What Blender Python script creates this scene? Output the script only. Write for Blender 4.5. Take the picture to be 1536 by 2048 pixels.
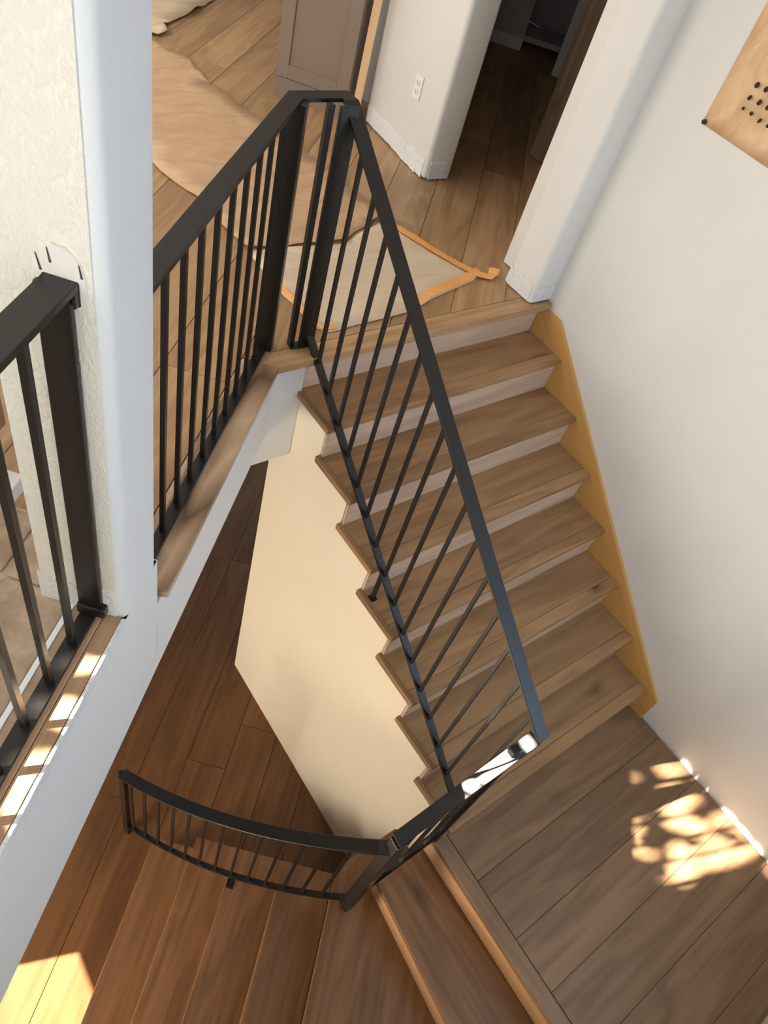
import bpy, bmesh, math, random
from mathutils import Vector, Matrix, noise

# ------------------------------------------------------------------ scene, camera, light
for o in list(bpy.data.objects):
    bpy.data.objects.remove(o, do_unlink=True)
SC = bpy.context.scene
COL = SC.collection

cam_d = bpy.data.cameras.new('camera')
cam = bpy.data.objects.new('camera', cam_d)
COL.objects.link(cam)
cam_d.sensor_fit = 'VERTICAL'
cam_d.sensor_height = 36.0
cam_d.lens = 36.0 * 1431.15 / 2048.0
cam_d.clip_start = 0.02
CR = ((0.796086, 0.307692, -0.521127), (-0.558078, 0.706325, -0.435494), (0.234087, 0.63752, 0.734011))
cam.matrix_world = Matrix.Translation((-1.33718, -0.19398, 3.09492)) @ Matrix(CR).to_4x4()
SC.camera = cam

w = bpy.data.worlds.new('world')
SC.world = w
w.use_nodes = True
bg = w.node_tree.nodes['Background']
bg.inputs['Color'].default_value = (0.62, 0.80, 1.0, 1)
bg.inputs['Strength'].default_value = 1.2

SUN = Vector((1.2, -0.47, -0.9)).normalized()
sd = bpy.data.lights.new('sun', 'SUN')
sd.energy = 72.0
sd.color = (1.0, 0.90, 0.74)
sd.angle = math.radians(0.55)
so = bpy.data.objects.new('sun', sd)
COL.objects.link(so)
so.rotation_euler = SUN.to_track_quat('-Z', 'Y').to_euler()

def area(name, loc, direction, sx, sy, power, color):
    d = bpy.data.lights.new(name, 'AREA')
    d.shape = 'RECTANGLE'
    d.size, d.size_y = sx, sy
    d.energy = power
    d.color = color
    o = bpy.data.objects.new(name, d)
    COL.objects.link(o)
    o.location = loc
    o.rotation_euler = Vector(direction).to_track_quat('-Z', 'Y').to_euler()
    return o

# daylight coming in at the window openings (all of them out of the picture)
area('skylight_window', (0.45, -1.20, 2.15), (-0.25, 1, -0.25), 1.3, 1.5, 15, (0.50, 0.72, 1.0))
area('daylight_patio_door', (-2.90, 2.9, 2.75), (1, -0.25, -0.12), 2.6, 2.0, 52, (1.0, 0.95, 0.86))
area('daylight_corner_window', (-2.35, -0.55, 2.9), (1, 0.75, -0.35), 1.5, 1.4, 22, (1.0, 0.95, 0.85))
area('daylight_north_window', (-0.8, 5.5, 2.8), (0.2, -1, -0.2), 2.2, 1.6, 34, (1.0, 0.95, 0.88))
area('daylight_lower_window', (-2.90, 0.7, -0.45), (1, 0.0, -0.1), 1.2, 1.0, 74, (1.0, 0.86, 0.66))

vs = SC.view_settings
vs.view_transform = 'Standard'
vs.look = 'None'
vs.gamma = 1.0
vs.use_curve_mapping = False
vs.exposure = 0.30

# ------------------------------------------------------------------ measured dimensions (metres)
H = 0.18            # riser of the upper flight
R = 0.2203          # going
NOSE = 0.0184
XT = 1.325          # right end of the treads
XW = 1.345          # right wall
XL = 0.0196         # face of the wall under the stairs
ZU = 8 * H          # upper floor
ZT = 9 * H          # tiled floor, one step higher
HL = 0.173          # riser of the lower flight
ZL = -7 * HL        # lower floor
ZB = 1.06           # underside of the floor edge
ZC = 4.2            # ceiling
YN = -1.25          # wall at the near end of the landing
A44 = math.radians(44.0)
DP = Vector((math.cos(A44), math.sin(A44)))
NP = Vector((math.sin(A44), -math.cos(A44)))
OP = Vector((-0.13, 1.54))

def W2(s, wv):
    return OP + DP * s + NP * wv
def W3(s, wv, z):
    q = W2(s, wv)
    return Vector((q.x, q.y, z))
def LOC(x, y):
    q = Vector((x, y)) - OP
    return q.dot(DP), q.dot(NP)

random.seed(7)

# ------------------------------------------------------------------ materials
def new_mat(name):
    m = bpy.data.materials.new(name)
    m.use_nodes = True
    nt = m.node_tree
    b = nt.nodes['Principled BSDF']
    return m, nt, b

def node(nt, kind, **kw):
    n = nt.nodes.new(kind)
    for k, v in kw.items():
        setattr(n, k, v)
    return n

def ramp(nt, stops):
    r = nt.nodes.new('ShaderNodeValToRGB')
    el = r.color_ramp.elements
    while len(el) > 1:
        el.remove(el[-1])
    el[0].position, el[0].color = stops[0][0], (*stops[0][1], 1)
    for p, c in stops[1:]:
        e = el.new(p)
        e.color = (*c, 1)
    return r

def lin(r, g, b):
    f = lambda c: (c / 255 / 12.92) if c / 255 <= 0.04045 else ((c / 255 + 0.055) / 1.055) ** 2.4
    return (f(r), f(g), f(b))

def wood(name, dark, light, rough=0.42, vmin=0.80, vmax=1.15, sat=1.0, knots=True, grain=1.0, bump=0.12, coat=0.0):
    m, nt, b = new_mat(name)
    L = nt.links
    tc = node(nt, 'ShaderNodeTexCoord')
    oi = node(nt, 'ShaderNodeObjectInfo')
    mul = node(nt, 'ShaderNodeMath', operation='MULTIPLY')
    mul.inputs[1].default_value = 53.0
    L.new(oi.outputs['Random'], mul.inputs[0])
    add = node(nt, 'ShaderNodeVectorMath', operation='ADD')
    L.new(tc.outputs['Object'], add.inputs[0])
    L.new(mul.outputs[0], add.inputs[1])
    # long fibres
    mp = node(nt, 'ShaderNodeMapping')
    mp.inputs['Scale'].default_value = (1.5, 46, 46)
    L.new(add.outputs[0], mp.inputs['Vector'])
    n1 = node(nt, 'ShaderNodeTexNoise')
    n1.inputs['Scale'].default_value = 1.0
    n1.inputs['Detail'].default_value = 7
    n1.inputs['Roughness'].default_value = 0.62
    n1.inputs['Distortion'].default_value = 0.25
    L.new(mp.outputs[0], n1.inputs['Vector'])
    # broad cathedral figure
    mp2 = node(nt, 'ShaderNodeMapping')
    mp2.inputs['Scale'].default_value = (0.75, 5.5, 5.5)
    L.new(add.outputs[0], mp2.inputs['Vector'])
    n2 = node(nt, 'ShaderNodeTexNoise')
    n2.inputs['Scale'].default_value = 1.3
    n2.inputs['Detail'].default_value = 2.5
    n2.inputs['Distortion'].default_value = 0.45
    L.new(mp2.outputs[0], n2.inputs['Vector'])
    m3 = node(nt, 'ShaderNodeMath', operation='MULTIPLY')
    m3.inputs[1].default_value = 9.0
    L.new(n2.outputs['Fac'], m3.inputs[0])
    fr = node(nt, 'ShaderNodeMath', operation='PINGPONG')
    fr.inputs[1].default_value = 1.0
    L.new(m3.outputs[0], fr.inputs[0])
    mixf = node(nt, 'ShaderNodeMix', data_type='FLOAT')
    mixf.inputs[0].default_value = 0.30 * grain
    L.new(n1.outputs['Fac'], mixf.inputs[2])
    L.new(fr.outputs[0], mixf.inputs[3])
    mixg = node(nt, 'ShaderNodeMix', data_type='FLOAT')
    mixg.inputs[0].default_value = 0.30
    L.new(mixf.outputs[0], mixg.inputs[2])
    L.new(n2.outputs['Fac'], mixg.inputs[3])
    rp = ramp(nt, [(0.22, dark), (0.74, light)])
    L.new(mixg.outputs[0], rp.inputs[0])
    col = rp.outputs[0]
    if knots:
        mp3 = node(nt, 'ShaderNodeMapping')
        mp3.inputs['Scale'].default_value = (1.9, 4.4, 1.0)
        L.new(add.outputs[0], mp3.inputs['Vector'])
        vo = node(nt, 'ShaderNodeTexVoronoi')
        vo.inputs['Scale'].default_value = 0.8
        L.new(mp3.outputs[0], vo.inputs['Vector'])
        # only a part of the cells carries a knot
        sep = node(nt, 'ShaderNodeSeparateColor')
        L.new(vo.outputs['Color'], sep.inputs[0])
        gt = node(nt, 'ShaderNodeMath', operation='GREATER_THAN')
        gt.inputs[1].default_value = 0.62
        L.new(sep.outputs[0], gt.inputs[0])
        kr = ramp(nt, [(0.02, (1, 1, 1)), (0.05, (0.55, 0.55, 0.55)), (0.15, (0, 0, 0))])
        n4 = node(nt, 'ShaderNodeTexNoise')
        n4.inputs['Scale'].default_value = 14
        L.new(add.outputs[0], n4.inputs['Vector'])
        wob = node(nt, 'ShaderNodeMath', operation='MULTIPLY_ADD')
        wob.inputs[1].default_value = 0.10
        L.new(n4.outputs['Fac'], wob.inputs[0])
        L.new(vo.outputs['Distance'], wob.inputs[2])
        sub = node(nt, 'ShaderNodeMath', operation='SUBTRACT')
        sub.inputs[1].default_value = 0.05
        L.new(wob.outputs[0], sub.inputs[0])
        L.new(sub.outputs[0], kr.inputs[0])
        km = node(nt, 'ShaderNodeMath', operation='MULTIPLY')
        L.new(kr.outputs[0], km.inputs[0])
        L.new(gt.outputs[0], km.inputs[1])
        km2 = node(nt, 'ShaderNodeMath', operation='MULTIPLY')
        km2.inputs[1].default_value = 0.78
        L.new(km.outputs[0], km2.inputs[0])
        mk = node(nt, 'ShaderNodeMix', data_type='RGBA')
        L.new(km2.outputs[0], mk.inputs[0])
        L.new(col, mk.inputs[6])
        mk.inputs[7].default_value = (dark[0] * 0.18, dark[1] * 0.15, dark[2] * 0.13, 1)
        col = mk.outputs[2]
    mr = node(nt, 'ShaderNodeMapRange')
    mr.inputs['To Min'].default_value = vmin
    mr.inputs['To Max'].default_value = vmax
    L.new(oi.outputs['Random'], mr.inputs['Value'])
    hs = node(nt, 'ShaderNodeHueSaturation')
    hs.inputs['Saturation'].default_value = sat
    L.new(mr.outputs[0], hs.inputs['Value'])
    L.new(col, hs.inputs['Color'])
    L.new(hs.outputs[0], b.inputs['Base Color'])
    b.inputs['Roughness'].default_value = rough
    b.inputs['Specular IOR Level'].default_value = 0.35
    if bump:
        bp = node(nt, 'ShaderNodeBump')
        bp.inputs['Strength'].default_value = bump
        bp.inputs['Distance'].default_value = 0.002
        L.new(n1.outputs['Fac'], bp.inputs['Height'])
        L.new(bp.outputs[0], b.inputs['Normal'])
    return m

def paint(name, color, rough=0.6, tex=0.0, scale=60.0, mottle=0.04, spec=0.3, dist=0.004, stretch=(1, 1, 1)):
    m, nt, b = new_mat(name)
    L = nt.links
    tc = node(nt, 'ShaderNodeTexCoord')
    mp = node(nt, 'ShaderNodeMapping')
    mp.inputs['Scale'].default_value = stretch
    L.new(tc.outputs['Object'], mp.inputs['Vector'])
    n0 = node(nt, 'ShaderNodeTexNoise')
    n0.inputs['Scale'].default_value = 2.3
    n0.inputs['Detail'].default_value = 3
    L.new(tc.outputs['Object'], n0.inputs['Vector'])
    c0 = tuple(max(0, c * (1 - mottle)) for c in color)
    c1 = tuple(min(1, c * (1 + mottle)) for c in color)
    rp = ramp(nt, [(0.3, c0), (0.7, c1)])
    L.new(n0.outputs['Fac'], rp.inputs[0])
    L.new(rp.outputs[0], b.inputs['Base Color'])
    b.inputs['Roughness'].default_value = rough
    b.inputs['Specular IOR Level'].default_value = spec
    if tex:
        n1 = node(nt, 'ShaderNodeTexNoise')
        n1.inputs['Scale'].default_value = scale
        n1.inputs['Detail'].default_value = 4
        n1.inputs['Roughness'].default_value = 0.55
        L.new(mp.outputs[0], n1.inputs['Vector'])
        r2 = ramp(nt, [(0.42, (0, 0, 0)), (0.62, (1, 1, 1))])
        L.new(n1.outputs['Fac'], r2.inputs[0])
        bp = node(nt, 'ShaderNodeBump')
        bp.inputs['Strength'].default_value = tex
        bp.inputs['Distance'].default_value = dist
        L.new(r2.outputs[0], bp.inputs['Height'])
        L.new(bp.outputs[0], b.inputs['Normal'])
    return m

M = {}
OAK_D, OAK_L = lin(126, 88, 56), lin(190, 148, 106)
M['floor_oak'] = wood('floor_oak', lin(140, 106, 72), lin(194, 156, 114), vmin=0.84, vmax=1.12)
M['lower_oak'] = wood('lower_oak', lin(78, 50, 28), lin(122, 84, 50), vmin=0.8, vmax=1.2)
M['winder_oak'] = wood('winder_oak', lin(98, 68, 42), lin(146, 106, 70), vmin=0.9, vmax=1.1)
M['tread_oak'] = wood('tread_oak', lin(120, 89, 58), lin(174, 136, 97), vmin=0.86, vmax=1.10)
M['riser_oak'] = wood('riser_oak', lin(176, 146, 122), lin(214, 188, 166), vmin=0.95, vmax=1.07, knots=False)
M['curb_oak'] = wood('curb_oak', lin(104, 78, 54), lin(204, 172, 140), vmin=0.97, vmax=1.03, grain=2.4)
M['landing_oak'] = wood('landing_oak', lin(106, 79, 53), lin(152, 118, 84), vmin=0.82, vmax=1.12, sat=0.92)
M['pine'] = wood('pine', lin(188, 138, 74), lin(212, 164, 98), vmin=1.0, vmax=1.0, knots=False, grain=0.5, rough=0.5)
M['light_board'] = wood('light_board', lin(226, 184, 134), lin(242, 206, 160), vmin=1.0, vmax=1.0, knots=False, grain=0.4)
M['dark_wood'] = wood('dark_wood', lin(120, 96, 76), lin(176, 150, 126), vmin=1.0, vmax=1.0, grain=1.2, rough=0.7)
M['raw_wood'] = wood('raw_wood', lin(146, 110, 80), lin(205, 172, 138), vmin=0.9, vmax=1.1, rough=0.8, grain=0.6)
M['tan_riser'] = wood('tan_riser', lin(172, 130, 92), lin(208, 168, 126), vmin=0.98, vmax=1.02, knots=False)
M['white_wall'] = paint('white_wall', (0.75, 0.76, 0.765), 0.55, tex=0.05, scale=90, mottle=0.015)
M['warm_wall'] = paint('warm_wall', (0.72, 0.695, 0.645), 0.5, tex=0.05, scale=40, mottle=0.02)
M['cream_wall'] = paint('cream_wall', (0.86, 0.775, 0.63), 0.5, tex=0.04, scale=40, mottle=0.02)
M['textured_wall'] = paint('textured_wall', (0.85, 0.82, 0.73), 0.6, tex=0.6, scale=150, mottle=0.02, dist=0.003, stretch=(1, 1, 0.55))
M['plaster'] = paint('plaster', (0.80, 0.80, 0.79), 0.8, tex=0.8, scale=70, mottle=0.12)
M['smooth_plaster'] = paint('smooth_plaster', (0.80, 0.77, 0.72), 0.8, tex=0.3, scale=40, mottle=0.08)
M['crack'] = paint('crack', (0.07, 0.06, 0.05), 0.9)
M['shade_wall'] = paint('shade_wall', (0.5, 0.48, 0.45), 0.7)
M['ceiling'] = paint('ceiling', (0.82, 0.81, 0.79), 0.8)
M['slab'] = paint('slab', (0.55, 0.50, 0.44), 0.9)
M['subfloor'] = paint('subfloor', (0.06, 0.04, 0.03), 0.95)
M['caulk'] = paint('caulk', (0.75, 0.80, 0.84), 0.4)
M['grout'] = paint('grout', lin(176, 160, 140), 0.8)
M['taupe'] = paint('taupe', lin(140, 122, 108), 0.45)
M['plastic'] = paint('plastic', (0.80, 0.78, 0.74), 0.3)
M['dark_hole'] = paint('dark_hole', (0.03, 0.02, 0.018), 0.8)
M['bark'] = paint('bark', (0.12, 0.08, 0.05), 0.9)
M['leaf'] = paint('leaf', (0.06, 0.16, 0.03), 0.6)
M['carton'] = paint('carton', lin(150, 112, 78), 0.8)

def metal():
    m, nt, b = new_mat('black_steel')
    L = nt.links
    tc = node(nt, 'ShaderNodeTexCoord')
    n = node(nt, 'ShaderNodeTexNoise')
    n.inputs['Scale'].default_value = 120
    n.inputs['Detail'].default_value = 2
    L.new(tc.outputs['Object'], n.inputs['Vector'])
    rp = ramp(nt, [(0.3, (0.006, 0.0058, 0.0055)), (0.7, (0.009, 0.0085, 0.008))])
    L.new(n.outputs['Fac'], rp.inputs[0])
    L.new(rp.outputs[0], b.inputs['Base Color'])
    b.inputs['Roughness'].default_value = 0.33
    b.inputs['Specular IOR Level'].default_value = 0.5
    return m
M['steel'] = metal()

def paper(name, c0, c1, wr=0.5, sc=5.0):
    m, nt, b = new_mat(name)
    L = nt.links
    tc = node(nt, 'ShaderNodeTexCoord')
    mp = node(nt, 'ShaderNodeMapping')
    mp.inputs['Scale'].default_value = (1, 2.4, 1)
    L.new(tc.outputs['Object'], mp.inputs['Vector'])
    n = node(nt, 'ShaderNodeTexNoise')
    n.inputs['Scale'].default_value = sc
    n.inputs['Detail'].default_value = 5
    n.inputs['Distortion'].default_value = 0.8
    L.new(mp.outputs[0], n.inputs['Vector'])
    rp = ramp(nt, [(0.3, c0), (0.7, c1)])
    L.new(n.outputs['Fac'], rp.inputs[0])
    L.new(rp.outputs[0], b.inputs['Base Color'])
    b.inputs['Roughness'].default_value = 0.75
    bp = node(nt, 'ShaderNodeBump')
    bp.inputs['Strength'].default_value = wr
    bp.inputs['Distance'].default_value = 0.012
    L.new(n.outputs['Fac'], bp.inputs['Height'])
    L.new(bp.outputs[0], b.inputs['Normal'])
    return m
M['kraft'] = paper('kraft', lin(188, 152, 114), lin(208, 172, 134))
M['kraft_pale'] = paper('kraft_pale', lin(206, 182, 152), lin(220, 198, 170))
M['kraft_wall'] = paper('kraft_wall', lin(196, 156, 112), lin(228, 192, 150), 0.8, 7.0)
M['tape'] = paper('tape', lin(236, 160, 84), lin(246, 180, 106), 0.2)

def tile_mat():
    m, nt, b = new_mat('travertine')
    L = nt.links
    tc = node(nt, 'ShaderNodeTexCoord')
    n = node(nt, 'ShaderNodeTexNoise')
    n.inputs['Scale'].default_value = 9
    n.inputs['Detail'].default_value = 9
    n.inputs['Roughness'].default_value = 0.7
    L.new(tc.outputs['Object'], n.inputs['Vector'])
    rp = ramp(nt, [(0.3, lin(122, 100, 80)), (0.5, lin(160, 138, 114)), (0.72, lin(188, 168, 144))])
    L.new(n.outputs['Fac'], rp.inputs[0])
    L.new(rp.outputs[0], b.inputs['Base Color'])
    b.inputs['Roughness'].default_value = 0.4
    return m
M['tile'] = tile_mat()

# ------------------------------------------------------------------ mesh helpers
def link(name, me, mat, parent=None, loc=(0, 0, 0), rz=0.0):
    o = bpy.data.objects.new(name, me)
    COL.objects.link(o)
    if mat is not None and len(me.materials) == 0:
        me.materials.append(M[mat])
    o.location = loc
    o.rotation_euler = (0, 0, rz)
    if parent is not None:
        o.parent = parent
    return o

def mesh_from(name, verts, faces):
    me = bpy.data.meshes.new(name)
    me.from_pydata([tuple(v) for v in verts], [], faces)
    bm = bmesh.new()
    bm.from_mesh(me)
    bmesh.ops.remove_doubles(bm, verts=bm.verts, dist=1e-6)
    bmesh.ops.recalc_face_normals(bm, faces=bm.faces)
    bm.to_mesh(me)
    bm.free()
    return me

def prism(name, poly, z0, z1, mat, parent=None, loc=(0, 0, 0), rz=0.0, bevel=0.0, seg=1):
    """extrude a 2D polygon (local xy) from z0 to z1"""
    n = len(poly)
    v = [(p[0], p[1], z0) for p in poly] + [(p[0], p[1], z1) for p in poly]
    f = [tuple(range(n))[::-1], tuple(range(n, 2 * n))]
    for i in range(n):
        j = (i + 1) % n
        f.append((i, j, n + j, n + i))
    o = link(name, mesh_from(name, v, f), mat, parent, loc, rz)
    if bevel:
        bv = o.modifiers.new('bevel', 'BEVEL')
        bv.width = bevel
        bv.segments = seg
        bv.limit_method = 'ANGLE'
        bv.angle_limit = math.radians(40)
    return o

def prism_yz(name, poly, x0, x1, mat, parent=None, bevel=0.0):
    n = len(poly)
    v = [(x0, p[0], p[1]) for p in poly] + [(x1, p[0], p[1]) for p in poly]
    f = [tuple(range(n))[::-1], tuple(range(n, 2 * n))]
    for i in range(n):
        j = (i + 1) % n
        f.append((i, j, n + j, n + i))
    o = link(name, mesh_from(name, v, f), mat, parent)
    if bevel:
        bv = o.modifiers.new('bevel', 'BEVEL')
        bv.width = bevel
        bv.limit_method = 'ANGLE'
    return o

def rect(x0, x1, y0, y1):
    return [(x0, y0), (x1, y0), (x1, y1), (x0, y1)]

def add_box(V, F, c0, c1, mtx=None):
    x0, y0, z0 = c0
    x1, y1, z1 = c1
    b = len(V)
    pts = [(x0, y0, z0), (x1, y0, z0), (x1, y1, z0), (x0, y1, z0), (x0, y0, z1), (x1, y0, z1), (x1, y1, z1), (x0, y1, z1)]
    for p in pts:
        V.append(tuple(mtx @ Vector(p)) if mtx is not None else p)
    for q in ((0, 3, 2, 1), (4, 5, 6, 7), (0, 1, 5, 4), (1, 2, 6, 5), (2, 3, 7, 6), (3, 0, 4, 7)):
        F.append(tuple(b + i for i in q))

def boxes(name, lst, mat, parent=None, loc=(0, 0, 0), rz=0.0, bevel=0.0, seg=1):
    V, F = [], []
    for c0, c1 in lst:
        add_box(V, F, c0, c1)
    me = bpy.data.meshes.new(name)
    me.from_pydata(V, [], F)
    me.validate()
    bm = bmesh.new(); bm.from_mesh(me)
    bmesh.ops.recalc_face_normals(bm, faces=bm.faces)
    bm.to_mesh(me); bm.free()
    o = link(name, me, mat, parent, loc, rz)
    if bevel:
        bv = o.modifiers.new('bevel', 'BEVEL')
        bv.width = bevel
        bv.segments = seg
        bv.limit_method = 'ANGLE'
    return o

def sweep(name, path, profile, mat, parent=None, closed_ends=True, smooth=False):
    """sweep a profile (r across, u up) along a 3D path; cross-sections stay plumb, corners are mitred in plan"""
    P = [Vector(p) for p in path]
    n = len(P)
    V, F = [], []
    k = len(profile)
    for i in range(n):
        d0 = (P[i] - P[i - 1]) if i > 0 else (P[1] - P[0])
        d1 = (P[i + 1] - P[i]) if i < n - 1 else (P[-1] - P[-2])
        a = Vector((d0.x, d0.y)).normalized()
        c = Vector((d1.x, d1.y)).normalized()
        t = (a + c).normalized()
        r = Vector((t.y, -t.x))
        cosv = max(0.3, a.dot(t))
        r = r / cosv
        for (pr, pu) in profile:
            V.append((P[i].x + r.x * pr, P[i].y + r.y * pr, P[i].z + pu))
    for i in range(n - 1):
        for j in range(k):
            jj = (j + 1) % k
            F.append((i * k + j, i * k + jj, (i + 1) * k + jj, (i + 1) * k + j))
    if closed_ends:
        F.append(tuple(range(k))[::-1])
        F.append(tuple((n - 1) * k + j for j in range(k)))
    me = mesh_from(name, V, F)
    o = link(name, me, mat, parent)
    return o

def tag(o, label=None, cat=None, group=None, kind=None):
    if label: o['label'] = label
    if cat: o['category'] = cat
    if group: o['group'] = group
    if kind: o['kind'] = kind
    return o

def empty(name, loc=(0, 0, 0), rz=0.0):
    o = bpy.data.objects.new(name, None)
    COL.objects.link(o)
    o.location = loc
    o.rotation_euler = (0, 0, rz)
    o.empty_display_size = 0.1
    return o

def clip(poly, a, b, c):
    """keep the part of a convex polygon with a*x+b*y<=c"""
    out = []
    for i in range(len(poly)):
        p, q = poly[i], poly[(i + 1) % len(poly)]
        dp, dq = a * p[0] + b * p[1] - c, a * q[0] + b * q[1] - c
        if dp <= 0: out.append(p)
        if dp * dq < 0:
            t = dp / (dp - dq)
            out.append((p[0] + (q[0] - p[0]) * t, p[1] + (q[1] - p[1]) * t))
    return out

def poly_area(p):
    return 0.5 * sum(p[i][0] * p[(i + 1) % len(p)][1] - p[(i + 1) % len(p)][0] * p[i][1] for i in range(len(p)))

def lay_planks(parent, frame_o, ang, rows, u_range, lens, half, z0, z1, mat, gap=0.0012):
    """planks in a frame at frame_o turned by ang; rows = list of (v0, v1); half = half planes a*x+b*y<=c in world"""
    ca, sa = math.cos(ang), math.sin(ang)
    for ri, (v0, v1) in enumerate(rows):
        u = u_range[0] - random.uniform(0.0, lens * 0.9)
        while u < u_range[1]:
            ln = lens * random.uniform(0.75, 1.25)
            pl = [(u + gap, v0 + gap), (u + ln - gap, v0 + gap), (u + ln - gap, v1 - gap), (u + gap, v1 - gap)]
            wl = [(frame_o[0] + x * ca - y * sa, frame_o[1] + x * sa + y * ca) for x, y in pl]
            for a, b, c in half:
                wl = clip(wl, a, b, c)
                if len(wl) < 3: break
            if len(wl) >= 3 and abs(poly_area(wl)) > 0.004:
                mx = sum(p[0] for p in wl) / len(wl)
                my = sum(p[1] for p in wl) / len(wl)
                loc = [((x - mx) * ca + (y - my) * sa, -(x - mx) * sa + (y - my) * ca) for x, y in wl]
                prism('plank', loc, z0, z1, mat, parent, (mx, my, 0), ang, bevel=0.0011)
            u += ln

# ------------------------------------------------------------------ the setting: floors
# upper floor
up = prism('floor', [tuple(W2(-1.05, -0.03)), tuple(W2(0.02, -0.03)), (-0.10, 1.60), (4.6, 1.60), (4.6, 5.6), (-2.95, 5.6), tuple(W2(-1.05, -3.2))],
           ZB + 0.001, ZU - 0.02, 'subfloor')
tag(up, 'wide oak plank floor of the upper level behind the railing', None, None, 'structure')
half_a = [(NP.x, NP.y, OP.dot(NP) - 0.116), (1, 0, 4.6), (0, 1, 5.6), (-DP.x, -DP.y, -OP.dot(DP) + 1.05)]
half_b = [(0, -1, -1.602), (1, 0, 4.6), (0, 1, 5.6)]
PW = 0.232
rows_a = [(0.1165 + i * PW, 0.1165 + (i + 1) * PW) for i in range(28)]
rows_b = [(0.1165 - (i + 1) * PW, 0.1165 - i * PW) for i in range(16)]
lay_planks(up, (OP.x, OP.y), A44, rows_a, (-1.2, 7.5), 1.9, half_a, ZU - 0.018, ZU, 'floor_oak')
lay_planks(up, (OP.x, OP.y), A44, rows_b, (-0.2, 7.5), 1.9, half_b, ZU - 0.018, ZU, 'floor_oak')
nb = prism('nosing_board', [(-0.75 + 0.001, -0.0425), (0.724, -0.0425), (0.724, 0.0425), (-0.8535 + 0.001, 0.0425)], ZU - 0.034, ZU, 'floor_oak', up, (0.62, 1.5575, 0), 0, bevel=0.003, seg=2)
cb_poly = [(-1.075, -0.115), (-0.0327, -0.115), (-0.0174, 0.018), (-1.045, 0.018)]
cb = prism('curb_board', [(a + 0.5, -b) for a, b in cb_poly], ZU - 0.034, ZU, 'curb_oak', up, tuple(W3(-0.5, 0, 0)), A44, bevel=0.003, seg=2)

# lower floor
low = prism('floor', [(-3.0, -1.25), (1.36, -1.25), (1.36, 5.0), (-3.0, 5.0)], ZL - 0.15, ZL - 0.02, 'subfloor')
tag(low, 'reddish oak plank floor at the foot of the lower flight', None, None, 'structure')
rows = [(0.065 + (i - 1) * 0.232, 0.065 + i * 0.232) for i in range(0, 18)]
half_l = [(-1, 0, 3.0), (1, 0, 1.36), (0, 1, 5.0), (0, -1, 1.25)]
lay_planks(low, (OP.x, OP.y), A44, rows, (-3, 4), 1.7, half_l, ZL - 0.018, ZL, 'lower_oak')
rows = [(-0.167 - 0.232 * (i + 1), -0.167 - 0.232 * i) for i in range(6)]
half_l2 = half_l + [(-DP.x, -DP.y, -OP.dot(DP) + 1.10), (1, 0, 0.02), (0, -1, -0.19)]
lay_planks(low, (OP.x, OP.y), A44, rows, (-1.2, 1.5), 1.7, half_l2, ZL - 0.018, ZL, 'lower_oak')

# landing
la = prism('floor', rect(0.008, 1.345, YN, 0.03), -0.14, -0.02, 'subfloor')
tag(la, 'oak plank landing at the bottom of the upper flight', None, None, 'structure')
seams = [0.017, -0.200, -0.452, -0.668, -0.90, -1.128, YN]
for i in range(len(seams) - 1):
    y1, y0 = seams[i], seams[i + 1]
    if i in (2,):
        cuts = [0.062, 1.339]
    elif i == 0:
        cuts = [0.062, 1.339]
    else:
        cuts = [0.062, 1.339]
    for a, b in zip(cuts[:-1], cuts[1:]):
        prism('plank', rect(-(b - a) / 2 + 0.001, (b - a) / 2 - 0.001, -(y1 - y0) / 2 + 0.0008, (y1 - y0) / 2 - 0.0008), -0.02, 0.0,
              'landing_oak', la, ((a + b) / 2, (y0 + y1) / 2, 0), 0, bevel=0.001)
prism('edge_board', rect(-0.645, 0.635, -0.034, 0.034), -0.036, 0.0, 'landing_oak', la, (0.0265, YN + 0.645, 0), math.pi / 2, bevel=0.003, seg=2)

# tiled floor on the raised level
ti = prism('floor', [tuple(W2(-1.05, -0.13)), tuple(W2(-2.57, -0.13)), tuple(W2(-2.57, -2.2)), tuple(W2(-1.05, -2.2))], ZB + 0.001, ZT - 0.006, 'grout')
tag(ti, 'tiled floor of the raised room beyond the pillar', None, None, 'structure')
TS, TW = 0.335, 0.335
def round_rect(x0, x1, y0, y1, r, n=4):
    pts = []
    for cx, cy, a0 in ((x1 - r, y0 + r, -90), (x1 - r, y1 - r, 0), (x0 + r, y1 - r, 90), (x0 + r, y0 + r, 180)):
        for i in range(n + 1):
            a = math.radians(a0 + 90 * i / n)
            pts.append((cx + r * math.cos(a), cy + r * math.sin(a)))
    return pts
for i in range(-1, 4):
    s1 = -1.242 - i * TS
    s0 = s1 - TS
    s1c, s0c = min(s1, -1.06), max(s0, -2.56)
    if s1c - s0c < 0.04: continue
    for j in range(-1, 6):
        w1 = -0.296 - j * TW
        w0 = w1 - TW
        w1c = min(w1, -0.125)
        if w1c - w0 < 0.04: continue
        o = prism('tile', round_rect(-(s1c - s0c) / 2 + 0.003, (s1c - s0c) / 2 - 0.003, -(w1c - w0) / 2 + 0.003, (w1c - w0) / 2 - 0.003, 0.018), -0.008, 0.0,
                  'tile', ti, tuple(W3((s0c + s1c) / 2, (w0 + w1c) / 2, ZT)), A44, bevel=0.0015)

# ------------------------------------------------------------------ the setting: walls
def shell(name, lst, mat, label, **kw):
    o = boxes(name, lst, mat, **kw)
    tag(o, label, None, None, 'structure')
    return o

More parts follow.
